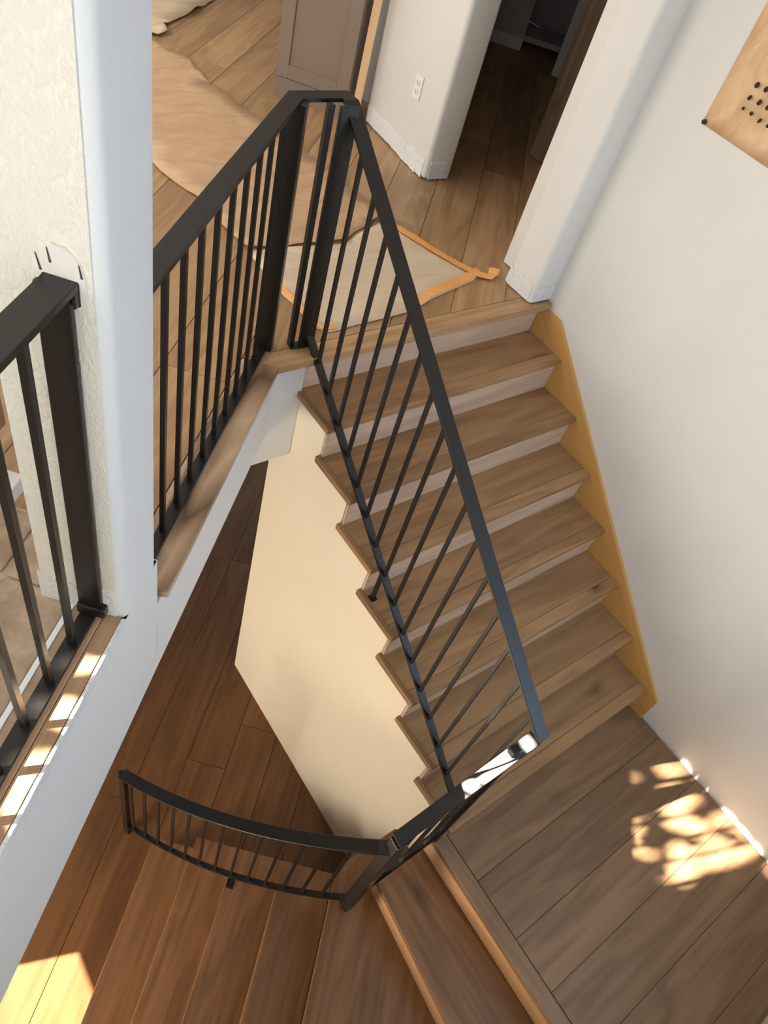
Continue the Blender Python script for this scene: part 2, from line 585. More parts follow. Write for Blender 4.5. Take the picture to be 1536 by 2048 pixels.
# wall between stairwell and upper rooms: local x = s, local y = -w
wl = boxes('wall_left', [((-2.57, 0.0, ZB), (-1.075, 0.12, ZT - 0.012)), ((-1.08, 0.0, ZB), (0.012, 0.10, ZU - 0.034))],
           'white_wall', None, (OP.x, OP.y, 0), A44)
tag(wl, 'white painted floor edge and low wall of the stairwell', None, None, 'structure')
pil = prism('pillar', round_rect(-1.255, -1.078, 0.0, 0.198, 0.022, 6), ZT - 0.013, ZC, 'white_wall', wl)
pil2 = prism('pillar_base', rect(-1.2549, -1.078, 0.0002, 0.198), ZB + 0.01, ZT - 0.012, 'white_wall', wl)
# textured coat on the reveal of the pillar
V, F = [], []
nz, nw = 60, 14
jm = bpy.data.meshes.new('textured_reveal')
bm = bmesh.new()
add = []
for zi in range(2):
    z = ZT - 0.010 if zi == 0 else ZC - 0.01
    rowv = []
    for wi in range(nw + 1):
        rowv.append(bm.verts.new((-1.2565, 0.018 + (0.198 - 0.032) * wi / nw, z)))
    add.append(rowv)
for wi in range(nw):
    bm.faces.new((add[0][wi], add[0][wi + 1], add[1][wi + 1], add[1][wi]))
bmesh.ops.recalc_face_normals(bm, faces=bm.faces)
bm.to_mesh(jm); bm.free()
tr = link('textured_reveal', jm, 'textured_wall', wl)
sm = tr.modifiers.new('solid', 'SOLIDIFY'); sm.thickness = 0.003; sm.offset = 0

for f in pil.data.polygons: f.use_smooth = True
pil.data.shade_smooth() if hasattr(pil.data, 'shade_smooth') else None
es = pil.modifiers.new('edges', 'EDGE_SPLIT'); es.split_angle = math.radians(40)

hd = shell('wall_header', [((-0.19, 1.548, 0.90), (0.0194, 1.69, ZU - 0.035))], 'white_wall', 'white header under the upper floor beside the top riser', bevel=0.006, seg=2)

# wall under the stairs with a stepped top
pts = [(0.03, ZL), (1.69, ZL), (1.69, ZU - 0.04)]
pts.append((7 * R + NOSE + 0.009, ZU - 0.04))
for k in range(7, 0, -1):
    pts.append((k * R + NOSE + 0.009, k * H - 0.03))
    pts.append(((k - 1) * R + NOSE + 0.009, k * H - 0.03))
pts.append((0.03, -0.02))
wi_ = prism_yz('wall_under_stairs', pts, XL, 0.12, 'cream_wall')
tag(wi_, 'cream wall under the upper flight with a stepped top', None, None, 'structure')

# right wall, with the columns beside the hall doorway
wr = boxes('wall_right', [((XW, YN, ZL - 0.2), (XW + 0.14, 1.56, ZC))], 'warm_wall')
tag(wr, 'smooth warm white wall along the right side of the stairs', None, None, 'structure')
wc = prism('wall_column', round_rect(1.208, 1.50, 1.545, 1.725, 0.022, 6), ZU + 0.006, ZC, 'warm_wall')
tag(wc, 'white rounded wall end at the top of the stairs', None, None, 'structure')
prism('jamb_return', rect(1.33, 1.50, 1.72, 1.87), ZU + 0.004, ZC, 'warm_wall', wc)
c2p = [(1.403, 2.647), (1.590, 2.640), (1.66, 3.36), (1.49, 3.36)]
wc2 = prism('wall_column', c2p, ZU + 0.004, ZC, 'warm_wall', bevel=0.025, seg=5)
tag(wc2, 'white wall end with an electrical outlet beside the dark doorway', None, None, 'structure')
for o in (wc, wc2):
    for f in o.data.polygons: f.use_smooth = True
    e = o.modifiers.new('edges', 'EDGE_SPLIT'); e.split_angle = math.radians(35)

# bare plaster bands where the baseboards were removed
def ragged(name, u0, u1, z0, z1, place, parent, seed, mat='plaster', th=0.0035, amp=0.01, n=18, drop=0.006):
    rnd = random.Random(seed)
    low_ = [(u0 + (u1 - u0) * i / n, z0 + rnd.uniform(0, drop)) for i in range(n + 1)]
    top_ = [(u0 + (u1 - u0) * i / n, z1 + rnd.uniform(-amp, amp)) for i in range(n + 1)][::-1]
    pl = low_ + top_
    k = len(pl)
    Vv = [place(u, z, 0.0) for u, z in pl] + [place(u, z, th) for u, z in pl]
    Ff = [tuple(range(k))[::-1], tuple(range(k, 2 * k))] + [(i, (i + 1) % k, k + (i + 1) % k, k + i) for i in range(k)]
    return link(name, mesh_from(name, Vv, Ff), mat, parent)
ragged('plaster_patch', 1.565, 1.722, ZU + 0.008, ZU + 0.095, lambda u, z, t: (1.2075 - t, u, z), wc, 1)
ragged('plaster_patch', 1.228, 1.345, ZU + 0.008, ZU + 0.085, lambda u, z, t: (u, 1.5445 - t, z), wc, 2)
def c2face(u, z, t):
    a, b = Vector(c2p[0]), Vector(c2p[3])
    d = (b - a).normalized(); nrm = Vector((-d.y, d.x))
    q = a + d * u + nrm * (t + 0.0004)
    return (q.x, q.y, z)
ragged('plaster_patch', 0.03, 0.69, ZU + 0.004, ZU + 0.10, c2face, wc2, 3, amp=0.006)
ragged('plaster_patch', 0.09, 0.30, ZU + 0.001, ZU + 0.065, lambda u, z, t: c2face(u, z, t + 0.003), wc2, 4, amp=0.02)
ragged('plaster_patch', 1.43, 1.575, ZU + 0.004, ZU + 0.10, lambda u, z, t: (u, 2.6455 - t, z), wc2, 5, amp=0.004)
ragged('plaster_patch', 0.02, 0.19, ZT - 0.004, ZT + 0.085, lambda u, z, t: (-1.258 - t, u, z), wl, 6, amp=0.012)
pp = []
for q in range(15):
    a = math.pi * q / 14
    pp.append((0.061 + 0.034 * math.cos(a) + random.Random(q).uniform(-0.002, 0.002), 2.47 + 0.055 * math.sin(a) ** 0.8 + random.Random(q + 50).uniform(-0.002, 0.002)))
pp += [(0.027, 2.43), (0.095, 2.43)]
kk = len(pp)
link('plaster_patch', mesh_from('plaster_patch', [(-1.258, u, z) for u, z in pp] + [(-1.262, u, z) for u, z in pp],
     [tuple(range(kk)), tuple(range(kk, 2 * kk))[::-1]] + [(q, (q + 1) % kk, kk + (q + 1) % kk, kk + q) for q in range(kk)]), 'smooth_plaster', wl)
for (ua, za, ub, zb) in ((0.093, 2.505, 0.088, 2.480), (0.076, 2.518, 0.073, 2.496), (0.033, 2.505, 0.030, 2.485)):
    Vv, Ff = [], []
    for (uu, zz, hw) in ((ua, za, 0.0006), (ub, zb, 0.0016)):
        Vv += [(-1.2626, uu - hw, zz), (-1.2626, uu + hw, zz)]
    Vv += [(x - 0.0008, y, z) for x, y, z in Vv]
    me = mesh_from('crack', Vv, [(0, 1, 3, 2), (4, 6, 7, 5), (0, 4, 5, 1), (1, 5, 7, 3), (3, 7, 6, 2), (2, 6, 4, 0)])
    link('crack', me, 'crack', wl)

# sill of the left opening: raw boards and the cut drywall edge
prism('sill_board', rect(-0.66, 0.655, 0.046, 0.085), -0.02, 0.0, 'raw_wood', wl, (-1.912, 0, ZT), 0, bevel=0.001)
prism('sill_board', rect(-0.66, 0.655, 0.0085, 0.0445), -0.02, -0.001, 'raw_wood', wl, (-1.912, 0, ZT), 0, bevel=0.001)
rnd = random.Random(3)
pl = [(-2.57 + 1.31 * i / 40, 0.0075 - abs(rnd.gauss(0, 0.0008))) for i in range(41)]
prism('drywall_edge', [(-2.57, -0.0005), (-1.257, -0.0005)] + pl[::-1], ZT - 0.04, ZT - 0.003, 'plaster', wl)
prism('caulk_strip', rect(-2.56, -1.258, 0.114, 0.126), ZT - 0.012, ZT + 0.001, 'caulk', wl)
prism('tile_strip', rect(-2.56, -1.258, 0.092, 0.1135), ZT - 0.012, ZT - 0.001, 'tile', wl)

# walls behind the camera and around the rooms (not in the picture)
def wall_with_hole(name, p0, p1, th, z0, z1, holes, mat, label):
    """vertical wall from p0 to p1 (xy), thickness th to the left; holes = (u0,u1,za,zb)"""
    p0, p1 = Vector(p0), Vector(p1)
    Ln = (p1 - p0).length
    us = sorted(set([0, Ln] + [h[0] for h in holes] + [h[1] for h in holes]))
    zs = sorted(set([z0, z1] + [h[2] for h in holes] + [h[3] for h in holes]))
    lst = []
    for a, b in zip(us[:-1], us[1:]):
        for c, d in zip(zs[:-1], zs[1:]):
            mu, mz = (a + b) / 2, (c + d) / 2
            if any(h[0] < mu < h[1] and h[2] < mz < h[3] for h in holes): continue
            lst.append(((a, 0, c), (b, th, d)))
    ang = math.atan2((p1 - p0).y, (p1 - p0).x)
    o = boxes(name, lst, mat, None, (p0.x, p0.y, 0), ang)
    tag(o, label, None, None, 'structure')
    return o
def window_frame(name, p0, p1, u0, u1, z0, z1, label, bars=1):
    p0, p1 = Vector(p0), Vector(p1)
    ang = math.atan2((p1 - p0).y, (p1 - p0).x)
    t = 0.045
    o = boxes(name, [((u0, 0.03, z0), (u1, 0.09, z0 + t)), ((u0, 0.03, z1 - t), (u1, 0.09, z1)), ((u0, 0.03, z0), (u0 + t, 0.09, z1)), ((u1 - t, 0.03, z0), (u1, 0.09, z1))],
              'plastic', None, (p0.x, p0.y, 0), ang)
    tag(o, label, None, None, 'structure')
    return o

E1 = tuple(W2(-2.57, 1.93))
wall_with_hole('wall_near', (1.5, YN), (-1.3, YN), 0.12, ZL - 0.2, ZC, [(0.35, 1.75, 1.35, 2.95)], 'warm_wall', 'plain wall at the near end of the landing')
window_frame('window_1', (1.5, YN), (-1.3, YN), 0.35, 1.75, 1.35, 2.95, 'white framed window over the landing')
wall_with_hole('wall_near_left', (-1.2, YN), (-3.05, 0.66), 0.12, ZL - 0.2, ZC, [(0.7, 2.2, 2.2, 3.6)], 'warm_wall', 'plain wall beside the lower flight')
window_frame('window_2', (-1.2, YN), (-3.05, 0.66), 0.7, 2.2, 2.2, 3.6, 'white framed window of the raised room')
wall_with_hole('wall_far_left', (-3.0, 5.6), (-3.0, -1.2), -0.12, ZL - 0.2, ZC,
               [(4.10, 5.0, 2.84, 3.36), (1.4, 3.6, 1.75, 3.8), (4.27, 5.4, -1.0, 0.10)], 'warm_wall', 'outer wall of the raised room')
wall_with_hole('wall_far', (-3.0, 5.6), (4.7, 5.6), 0.12, ZL - 0.2, ZC, [(1.2, 3.4, 2.1, 3.6)], 'warm_wall', 'far wall of the upper level')
cl = prism('ceiling', [(-3.1, -1.4), (4.8, -1.4), (4.8, 5.75), (-3.1, 5.75)], ZC, ZC + 0.1, 'ceiling')
tag(cl, 'plain white ceiling above the stairwell', None, None, 'structure')
# unseen roofs added to block sun at the patio door and north window
po = boxes('sun_block_roof', [((-6.2, 1.97, 3.86), (-3.12, 5.8, 3.98)), ((-6.1, 5.6, ZL), (-6.0, 5.7, 3.86)), ((-2.9, 5.73, 3.62), (2.0, 6.8, 3.72))], 'ceiling')
tag(po, 'unseen roofs added outside to keep sun out of two openings', None, None, 'structure')
# soffit between the storeys
sf = prism('ceiling', [tuple(W2(-2.57, -0.06)), tuple(W2(0.0, -0.06)), (-0.1, 1.6), (4.6, 1.6), (4.6, 5.6), (-3.0, 5.6), (-3.0, 0.75)], ZB - 0.03, ZB, 'slab')
tag(sf, 'ceiling over the lower floor', None, None, 'structure')

# dark hall beyond the doorway
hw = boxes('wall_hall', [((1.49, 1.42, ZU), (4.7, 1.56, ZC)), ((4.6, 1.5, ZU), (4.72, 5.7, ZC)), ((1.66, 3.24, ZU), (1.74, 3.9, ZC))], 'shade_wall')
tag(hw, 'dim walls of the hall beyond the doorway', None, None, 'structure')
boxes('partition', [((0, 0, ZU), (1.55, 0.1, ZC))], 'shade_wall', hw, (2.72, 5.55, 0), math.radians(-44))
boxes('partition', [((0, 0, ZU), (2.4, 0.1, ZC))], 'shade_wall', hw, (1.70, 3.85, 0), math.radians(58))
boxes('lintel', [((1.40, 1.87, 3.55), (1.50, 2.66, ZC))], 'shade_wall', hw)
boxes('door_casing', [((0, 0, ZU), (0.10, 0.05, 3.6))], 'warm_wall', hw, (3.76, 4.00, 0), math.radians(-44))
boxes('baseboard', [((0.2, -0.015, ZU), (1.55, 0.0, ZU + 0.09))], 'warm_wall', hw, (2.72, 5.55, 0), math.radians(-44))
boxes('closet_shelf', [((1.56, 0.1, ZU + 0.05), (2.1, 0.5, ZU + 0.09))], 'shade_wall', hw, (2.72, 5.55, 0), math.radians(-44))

ds = boxes('door_slab', [((0.0, -0.345, -0.02), (2.05, 0.345, 0.02))], 'dark_wood', bevel=0.002)
ds.matrix_world = Matrix(((0, 0, 1, 2.44), (0, 1, 0, 2.495), (1, 0, 0, ZU + 0.004), (0, 0, 0, 1)))
tag(ds, 'rough dark brown wooden door slab standing in the dim hall', 'door')

# ------------------------------------------------------------------ staircase, upper flight
st = empty('staircase', (0.66, 0.77, 0))
tag(st, 'straight flight of oak treads with pale risers between landing and upper floor', 'staircase')
IN = Matrix.Translation((-0.66, -0.77, 0))
def under(o, p=None):
    o.parent = p or st
    o.matrix_parent_inverse = (p or st).matrix_world.inverted() if False else Matrix.Translation(-(p or st).location)
    return o
NW = 0.058           # width of the nosing strip
for k in range(1, 8):
    y0, y1 = (k - 1) * R, k * R + NOSE
    cx, cy = (XL + XT) / 2, (y0 + NW + y1) / 2
    hx, hy = (XT - XL) / 2 - 0.0004, (y1 - y0 - NW) / 2
    t = prism('tread', [(-hx, -hy + 0.0006), (hx, -hy + 0.0006), (hx, hy + 0.012), (-hx, hy + 0.012)], -0.03, 0, 'tread_oak', None, (cx, cy, k * H), 0, bevel=0.0012)
    under(t)
    ns = prism('nosing', [(-hx, -NW / 2), (hx, -NW / 2), (hx, NW / 2), (-hx, NW / 2)], -0.03, 0, 'tread_oak', t, (0, -hy - NW / 2, 0), 0, bevel=0.003, seg=2)
    # return strip along the open end
    ln = y1 + 0.018 - y0
    rr = prism('return_strip', [(0, 0), (ln, 0), (ln, -0.0192), (0, -0.0192)], -0.03, 0, 'tread_oak', None, (0.0, y0, k * H), math.pi / 2, bevel=0.0018, seg=2)
    under(rr)
    # riser above this tread
    r0, r1 = k * H, (k + 1) * H - 0.03
    rb = prism('riser', [(-(XT - XL) / 2, 0), ((XT - XL) / 2, 0), ((XT - XL) / 2, 0.014), (-(XT - XL) / 2, 0.014)], 0.0005, r1 - r0 - 0.0005, 'riser_oak', None,
               ((XT + XL) / 2, y1 + 0.0005, r0), 0)
    under(rb)
rb = prism('riser', [(-(XT - XL) / 2, 0), ((XT - XL) / 2, 0), ((XT - XL) / 2, 0.014), (-(XT - XL) / 2, 0.014)], 0.0005, H - 0.031, 'riser_oak', None,
           ((XT + XL) / 2, NOSE, 0), 0)
under(rb)
sk = [(-0.073, 0.001), (-0.069, 0.167), (1.43, 1.404), (1.5595, 1.404), (1.5595, 1.24), (0.15, -0.02 + 0.021)]
so_ = prism_yz('skirt_board', sk, XT + 0.0012, XW - 0.0008, 'pine', None)
# turn the grain along the slope: keep mesh, origin on the board
so_.data.transform(Matrix.Translation((-1.335, -0.7, -0.75)))
ang = math.atan2(1.281, 1.558)
rotm = Matrix(((0, 1, 0), (0, 0, 1), (1, 0, 0))).to_4x4()      # x<-y, y<-z, z<-x
rot2 = Matrix.Rotation(-ang, 4, 'Z')
so_.data.transform(rot2 @ rotm)
so_.matrix_world = Matrix.Translation((1.335, 0.7, 0.75)) @ (rot2 @ rotm).inverted()
mw = so_.matrix_world.copy()
so_.parent = st
so_.matrix_parent_inverse = Matrix.Translation(-st.location)

# ------------------------------------------------------------------ lower flight
lf = empty('staircase', (-0.9, 0.1, ZL))
tag(lf, 'lower flight of wide oak winder treads turning down from the landing', 'staircase')
WN = {2: 0.834, 3: 0.603, 4: 0.374, 5: 0.162, 6: -0.058}
SE = {2: -1.070, 3: -1.049, 4: -1.003, 5: -0.955, 6: -0.962}
def lower_tread(k, poly, ang, nm='tread', mat='tread_oak'):
    mx = sum(p[0] for p in poly) / len(poly); my = sum(p[1] for p in poly) / len(poly)
    ca, sa = math.cos(ang), math.sin(ang)
    lp = [((x - mx) * ca + (y - my) * sa, -(x - mx) * sa + (y - my) * ca) for x, y in poly]
    if poly_area(lp) < 0: lp = lp[::-1]
    o = prism(nm, lp, -0.03, 0, mat, None, (mx, my, -k * HL), ang, bevel=0.0065, seg=2)
    return under(o, lf)
N1a, N1b = Vector((-0.252, 0.055)), Vector((-0.362, YN))          # front edge of the first tread down
lower_tread(1, [(0.006, 0.055), tuple(N1a), tuple(N1b), (0.006, YN)], math.pi / 2, mat='winder_oak')
def fillboard(nm, a, b, z0, z1, th, mat='riser_oak'):
    a, b = Vector(a), Vector(b)
    d = (b - a); ang = math.atan2(d.y, d.x); Ln = d.length
    o = prism(nm, rect(0, Ln, 0, th), z0, z1, mat, None, (a.x, a.y, 0), ang)
    return under(o, lf)
fillboard('riser', (0.004, YN), (0.004, 0.05), -HL + 0.0005, -0.0365, -0.014, 'tan_riser')
fillboard('riser', (N1b.x + 0.016, N1b.y), (N1a.x + 0.016, N1a.y), -2 * HL + 0.0005, -HL - 0.0305, -0.014, 'tan_riser')
SO = -2.52
# second tread, the wedge
p_out = W2(SO, WN[2])
tp = [(0.018, 0.055), (0.018, 0.195), (-0.318, 0.195), tuple(W2(-1.075, WN[2])), tuple(W2(-2.40, WN[2])), (-1.195, YN), (N1b.x + 0.03, YN), (N1a.x + 0.03, N1a.y)]
lower_tread(2, tp, A44, mat='winder_oak')
for k in range(3, 7):
    wn, wb = WN[k], WN[k - 1] + 0.018
    lower_tread(k, [tuple(W2(SE[k], wn)), tuple(W2(SE[k], wb)), tuple(W2(SO, wb)), tuple(W2(SO, wn))], A44, mat='winder_oak')
for k in range(2, 7):
    a, b = W2(SO, WN[k] + 0.020), W2(SE[k] - 0.02, WN[k] + 0.020)
    fillboard('riser', a, b, -(k + 1) * HL + 0.0005, -k * HL - 0.0305, -0.014, 'winder_oak')
    wb = WN[k - 1] if k > 2 else WN[2] + 0.12
    if k > 2:
        a, b = W2(SE[k] - 0.022, WN[k] + 0.022), W2(SE[k] - 0.022, wb + 0.016)
        fillboard('side_panel', a, b, ZL + 0.0005, -k * HL - 0.0305, 0.012, 'winder_oak')
fillboard('side_panel', (-0.30, 0.178), (0.018, 0.178), ZL + 0.0005, -2 * HL - 0.0305, 0.012, 'winder_oak')
fillboard('side_panel', (-0.24, 0.04), (0.018, 0.04), -2 * HL + 0.0005, -HL - 0.0305, 0.012, 'winder_oak')

# ------------------------------------------------------------------ railings
UPROF = [(-0.0255, -0.0015), (-0.024, 0.0), (0.024, 0.0), (0.0255, -0.0015), (0.0255, -0.0115), (-0.0255, -0.0115)]
def flat(wd, th):
    return [(-wd / 2, 0), (wd / 2, 0), (wd / 2, -th), (-wd / 2, -th)]
BAL = {}
def baluster(x, y, z0, z1, rz, parent, wd=0.013):
    key = round(z1 - z0, 3)
    if (key, wd) not in BAL:
        V, F = [], []
        add_box(V, F, (-wd / 2, -wd / 2, 0), (wd / 2, wd / 2, key))
        me = mesh_from('baluster', V, F)
        me.materials.append(M['steel'])
        BAL[(key, wd)] = me
    o = bpy.data.objects.new('baluster', BAL[(key, wd)])
    COL.objects.link(o)
    o.location = (x, y, z0)
    o.rotation_euler = (0, 0, rz)
    o.parent = parent
    return o
def post(name, pts_or_rect, z0, z1, parent, bevel=0.0025, loc=(0, 0, 0), rz=0):
    return prism(name, pts_or_rect, z0, z1, 'steel', parent, loc, rz, bevel=bevel, seg=2)

# -- railing of the left opening
rl = empty('railing', (0, 0, 0))
tag(rl, 'black steel railing on the raw wooden sill, fixed to the textured pillar', 'railing')
wr_ = -0.065
ztop = 2.477
sweep('handrail', [W3(-2.56, wr_ + 0.004, ztop), W3(-1.262, wr_ + 0.004, ztop)], UPROF, 'steel', rl)
sweep('bottom_rail', [W3(-2.56, -0.0745, ZT + 0.013), W3(-1.262, -0.0745, ZT + 0.013)], flat(0.034, 0.012), 'steel', rl)
for k in range(13):
    q = W2(-1.355 - 0.0968 * k, -0.0735)
    baluster(q.x, q.y, ZT + 0.012, ztop - 0.006, A44, rl)
fr = (OP.x, OP.y, 0)
post('post', rect(-1.2725, -1.2605, 0.046, 0.098), ZT + 0.02, ztop - 0.0115, rl, loc=fr, rz=A44)
post('end_cap', rect(-1.2655, -1.2585, 0.035, 0.088), ztop - 0.040, ztop - 0.0005, rl, loc=fr, rz=A44)
post('end_lip', rect(-1.2755, -1.2656, 0.0355, 0.0405), ztop - 0.036, ztop - 0.012, rl, loc=fr, rz=A44, bevel=0.001)
post('foot_bracket', rect(-1.283, -1.2585, 0.036, 0.099), ZT + 0.012, ZT + 0.042, rl, loc=fr, rz=A44, bevel=0.004)

# -- gallery railing + cap + stair railing (welded together)
rg = empty('railing', (0, 0, 0))
tag(rg, 'black steel railing along the oak curb, turning down beside the upper flight', 'railing')
ZG = 2.305
XS = 0.050
XB = 0.036
def zs_top(y): return 1.053 + 0.7735 * (y - 0.002)
def zs_bot(y): return 1.428 + 0.789 * (y - 1.5035)
wg = -0.0705
g_end = W3(0.085, wg, ZG)
ystart = 0.002 + (ZG - 1.053) / 0.7735
path = [W3(-1.072, wg, ZG), Vector((-0.118, 1.660, ZG)), Vector((XS, 1.660, ZG)), Vector((XS, ystart, ZG)), Vector((XS, 0.004, zs_top(0.004)))]
sweep('handrail', path, UPROF, 'steel', rg)
sweep('bottom_rail', [W3(-1.072, wg + 0.003, ZU + 0.014), W3(0.05, wg + 0.003, ZU + 0.014)], flat(0.034, 0.012), 'steel', rg)
for k in range(-1, 9):
    q = W2(-0.868 + 0.1035 * k, wg)
    baluster(q.x, q.y, ZU + 0.013, ZG - 0.006, A44, rg)
post('post', rect(0.048, 0.073, 0.034, 0.096), ZU + 0.002, ZG - 0.006, rg, loc=fr, rz=A44)
post('corner_bar', rect(0.076, 0.092, 0.036, 0.054), ZU + 0.002, ZG - 0.006, rg, loc=fr, rz=A44)
post('corner_bar', rect(-0.036, -0.016, 1.603, 1.625), ZU + 0.002, ZG - 0.006, rg)
post('post', [(-0.004, 1.588), (0.055, 1.580), (0.057, 1.597), (-0.002, 1.605)], ZU + 0.002, ZG - 0.006, rg)
post('foot_plate', [(-0.038, 1.590), (0.056, 1.578), (0.059, 1.612), (-0.034, 1.628)], ZU + 0.001, ZU + 0.008, rg, bevel=0.002)
sweep('bottom_rail', [Vector((XB, 1.592, zs_bot(1.592))), Vector((XB, 0.055, zs_bot(0.055)))], flat(0.030, 0.014), 'steel', rg)
for k in range(16):
    y = 1.5035 - 0.0949 * k
    baluster(XB, y, round(zs_bot(y) - 0.004, 3), round(zs_top(y) - 0.006, 3), 0, rg, 0.0125)
# the little foot under the bottom rail on the fourth tread
boxes('foot_bracket', [((0.024, 0.838, 4 * H + 0.0005), (0.050, 0.870, 4 * H + 0.006)), ((0.030, 0.846, 4 * H + 0.004), (0.042, 0.862, zs_bot(0.854) - 0.004))], 'steel', rg)

# -- lower railing: short slope above the first steps and the curved part
rc = empty('railing', (0, 0, 0))
tag(rc, 'black steel railing curving down along the lower winder treads', 'railing')
NB = Vector((-0.362, 0.052))
LPq = Vector((0.012, 0.032))
dv = (NB - LPq).normalized()
pa = LPq - dv * 0.052
pb = NB + dv * 0.018
zA, zB_ = 1.005, 0.615
sweep('handrail', [Vector((pa.x, pa.y, zA)), Vector((pb.x, pb.y, zB_))], UPROF, 'steel', rc)
def zsl(t, base): return base[0] + (base[1] - base[0]) * t
sweep('bottom_rail', [Vector((LPq.x, LPq.y, 0.150)), Vector((NB.x, NB.y, -0.235))], flat(0.030, 0.013), 'steel', rc)
for t in (0.22, 0.47, 0.73):
    q = LPq + (NB - LPq) * t
    baluster(q.x, q.y, round(0.150 - 0.385 * t - 0.004, 3), round(0.95 - 0.36 * t, 3), math.atan2(dv.y, dv.x), rc)
post('post', rect(-0.012, 0.022, 0.018, 0.058), 0.001, 0.955, rc)
post('post_bracket', rect(-0.018, 0.050, 0.024, 0.052), 0.935, 0.962, rc)
post('newel', [(NB.x - 0.024, NB.y - 0.026), (NB.x + 0.020, NB.y - 0.030), (NB.x + 0.024, NB.y + 0.018), (NB.x - 0.020, NB.y + 0.024)], -2 * HL + 0.001, 0.585, rc)
def sw(wv): return 0.209 * wv * wv - 0.392 * wv - 1.023
def zc_bot(wv): return -0.346 - (0.834 - wv) * 0.173 / 0.2235 + 0.07
pth, ptb = [], []
nl = LOC(NB.x, NB.y)
N = 26
for i in range(N + 1):
    wv = 0.862 - (0.862 + 0.228) * i / N
    ptb.append(W3(sw(wv), wv, zc_bot(wv) + 0.006))
    pth.append(W3(sw(wv), wv, zc_bot(wv) + 0.735))
first = Vector((NB.x, NB.y, pth[0].z + 0.018))
sweep('handrail', [first] + pth, UPROF, 'steel', rc)
sweep('bottom_rail', [Vector((NB.x - 0.01, NB.y + 0.01, ptb[0].z + 0.02))] + ptb, flat(0.026, 0.012), 'steel', rc)
for k in range(13):
    wv = 0.789 - 0.0805 * k
    q = W2(sw(wv), wv)
    baluster(q.x, q.y, round(zc_bot(wv) - 0.002, 3), round(zc_bot(wv) + 0.728, 3), A44, rc)
e = W2(sw(-0.235), -0.232)
post('end_post', rect(-0.03, 0.012, -0.012, 0.012), ZL + 0.001, zc_bot(-0.228) + 0.728, rc, loc=(e.x, e.y, 0), rz=A44 + math.radians(60))
q = W2(-1.158, 0.397)
boxes('foot_bracket', [((-0.026, -0.018, -4 * HL + 0.0005), (0.02, 0.018, -4 * HL + 0.006)), ((-0.006, -0.006, -4 * HL + 0.004), (0.006, 0.006, zc_bot(0.39) - 0.002))], 'steel', rc, (q.x, q.y, 0), A44)

# ------------------------------------------------------------------ protective paper on the upper floor
def sheet(name, outline, z, mat, parent=None, wob=0.004, curl=0.012, seed=1, th=0.0012, sub=3, label=None):
    me = bpy.data.meshes.new(name)
    bm = bmesh.new()
    cx = sum(p[0] for p in outline) / len(outline); cy = sum(p[1] for p in outline) / len(outline)
    vs_ = [bm.verts.new((p[0] - cx, p[1] - cy, 0)) for p in outline]
    es_ = [bm.edges.new((vs_[i], vs_[(i + 1) % len(vs_)])) for i in range(len(vs_))]
    bmesh.ops.triangle_fill(bm, use_beauty=True, use_dissolve=False, edges=es_)
    for _ in range(sub):
        lng = [e for e in bm.edges if e.calc_length() > 0.09]
        if not lng: break
        bmesh.ops.subdivide_edges(bm, edges=lng, cuts=1)
        bmesh.ops.triangulate(bm, faces=bm.faces)
    rim = set()
    for e_ in bm.edges:
        if len(e_.link_faces) == 1:
            rim.update(e_.verts)
    for v_ in bm.verts:
        n_ = noise.noise(Vector((v_.co.x * 4 + seed * 7.1, v_.co.y * 4, seed)))
        v_.co.z = z + max(0, n_) * wob + (max(0.0, noise.noise(Vector((v_.co.x * 6, v_.co.y * 6, seed * 3.3))) + 0.25) * curl if v_ in rim else 0)
        if v_ in rim:
            v_.co.x += noise.noise(Vector((v_.co.x * 31, v_.co.y * 31, 5.0 + seed))) * 0.006
            v_.co.y += noise.noise(Vector((v_.co.x * 31, v_.co.y * 31, 9.0 + seed))) * 0.006
    bmesh.ops.recalc_face_normals(bm, faces=bm.faces)
    bm.to_mesh(me); bm.free()
    for f_ in me.polygons: f_.use_smooth = True
    o = link(name, me, mat, parent, (cx, cy, 0))
    s_ = o.modifiers.new('solid', 'SOLIDIFY'); s_.thickness = th; s_.offset = 1
    return o

kp = sheet('kraft_paper', [(0.03, 2.90), (0.10, 2.67), (0.10, 2.44), (0.12, 2.24), (0.60, 2.20), (0.70, 2.26), (0.94, 2.36), (0.925, 2.52), (0.89, 2.88), (0.815, 3.38), (0.73, 3.81),
                           (0.76, 4.17), (0.69, 4.22), (0.64, 4.34), (0.30, 4.5), (0.0, 4.6)], ZU + 0.004, 'kraft', seed=1, wob=0.006, curl=0.02)
tag(kp, 'long tan kraft paper runner lying on the upper floor', 'paper')
kp2 = sheet('kraft_paper', [(0.695, 4.45), (0.78, 4.50), (0.80, 4.60), (0.90, 4.69), (1.10, 4.84), (1.40, 5.13), (1.55, 5.4), (0.0, 5.4), (0.0, 4.75), (0.45, 4.62)], ZU + 0.006, 'kraft_pale', seed=2, wob=0.008, curl=0.035)
tag(kp2, 'pale torn sheet of paper beyond the kraft runner', 'paper')
near_out = [(0.11, 1.89), (0.115, 1.80), (0.125, 1.67), (0.17, 1.635), (0.30, 1.642), (0.45, 1.647), (0.585, 1.657), (0.70, 1.690), (0.74, 1.712), (0.90, 1.742), (1.04, 1.775), (1.13, 1.810),
            (1.09, 1.90), (1.03, 2.06), (0.97, 2.24), (0.95, 2.34), (0.70, 2.24), (0.60, 2.185), (0.12, 2.225), (0.11, 2.05)]
kp3 = sheet('kraft_paper', near_out, ZU + 0.002, 'kraft_pale', seed=3, wob=0.006, curl=0.004)
tag(kp3, 'greyish kraft paper sheet with orange tape edges at the top step', 'paper')
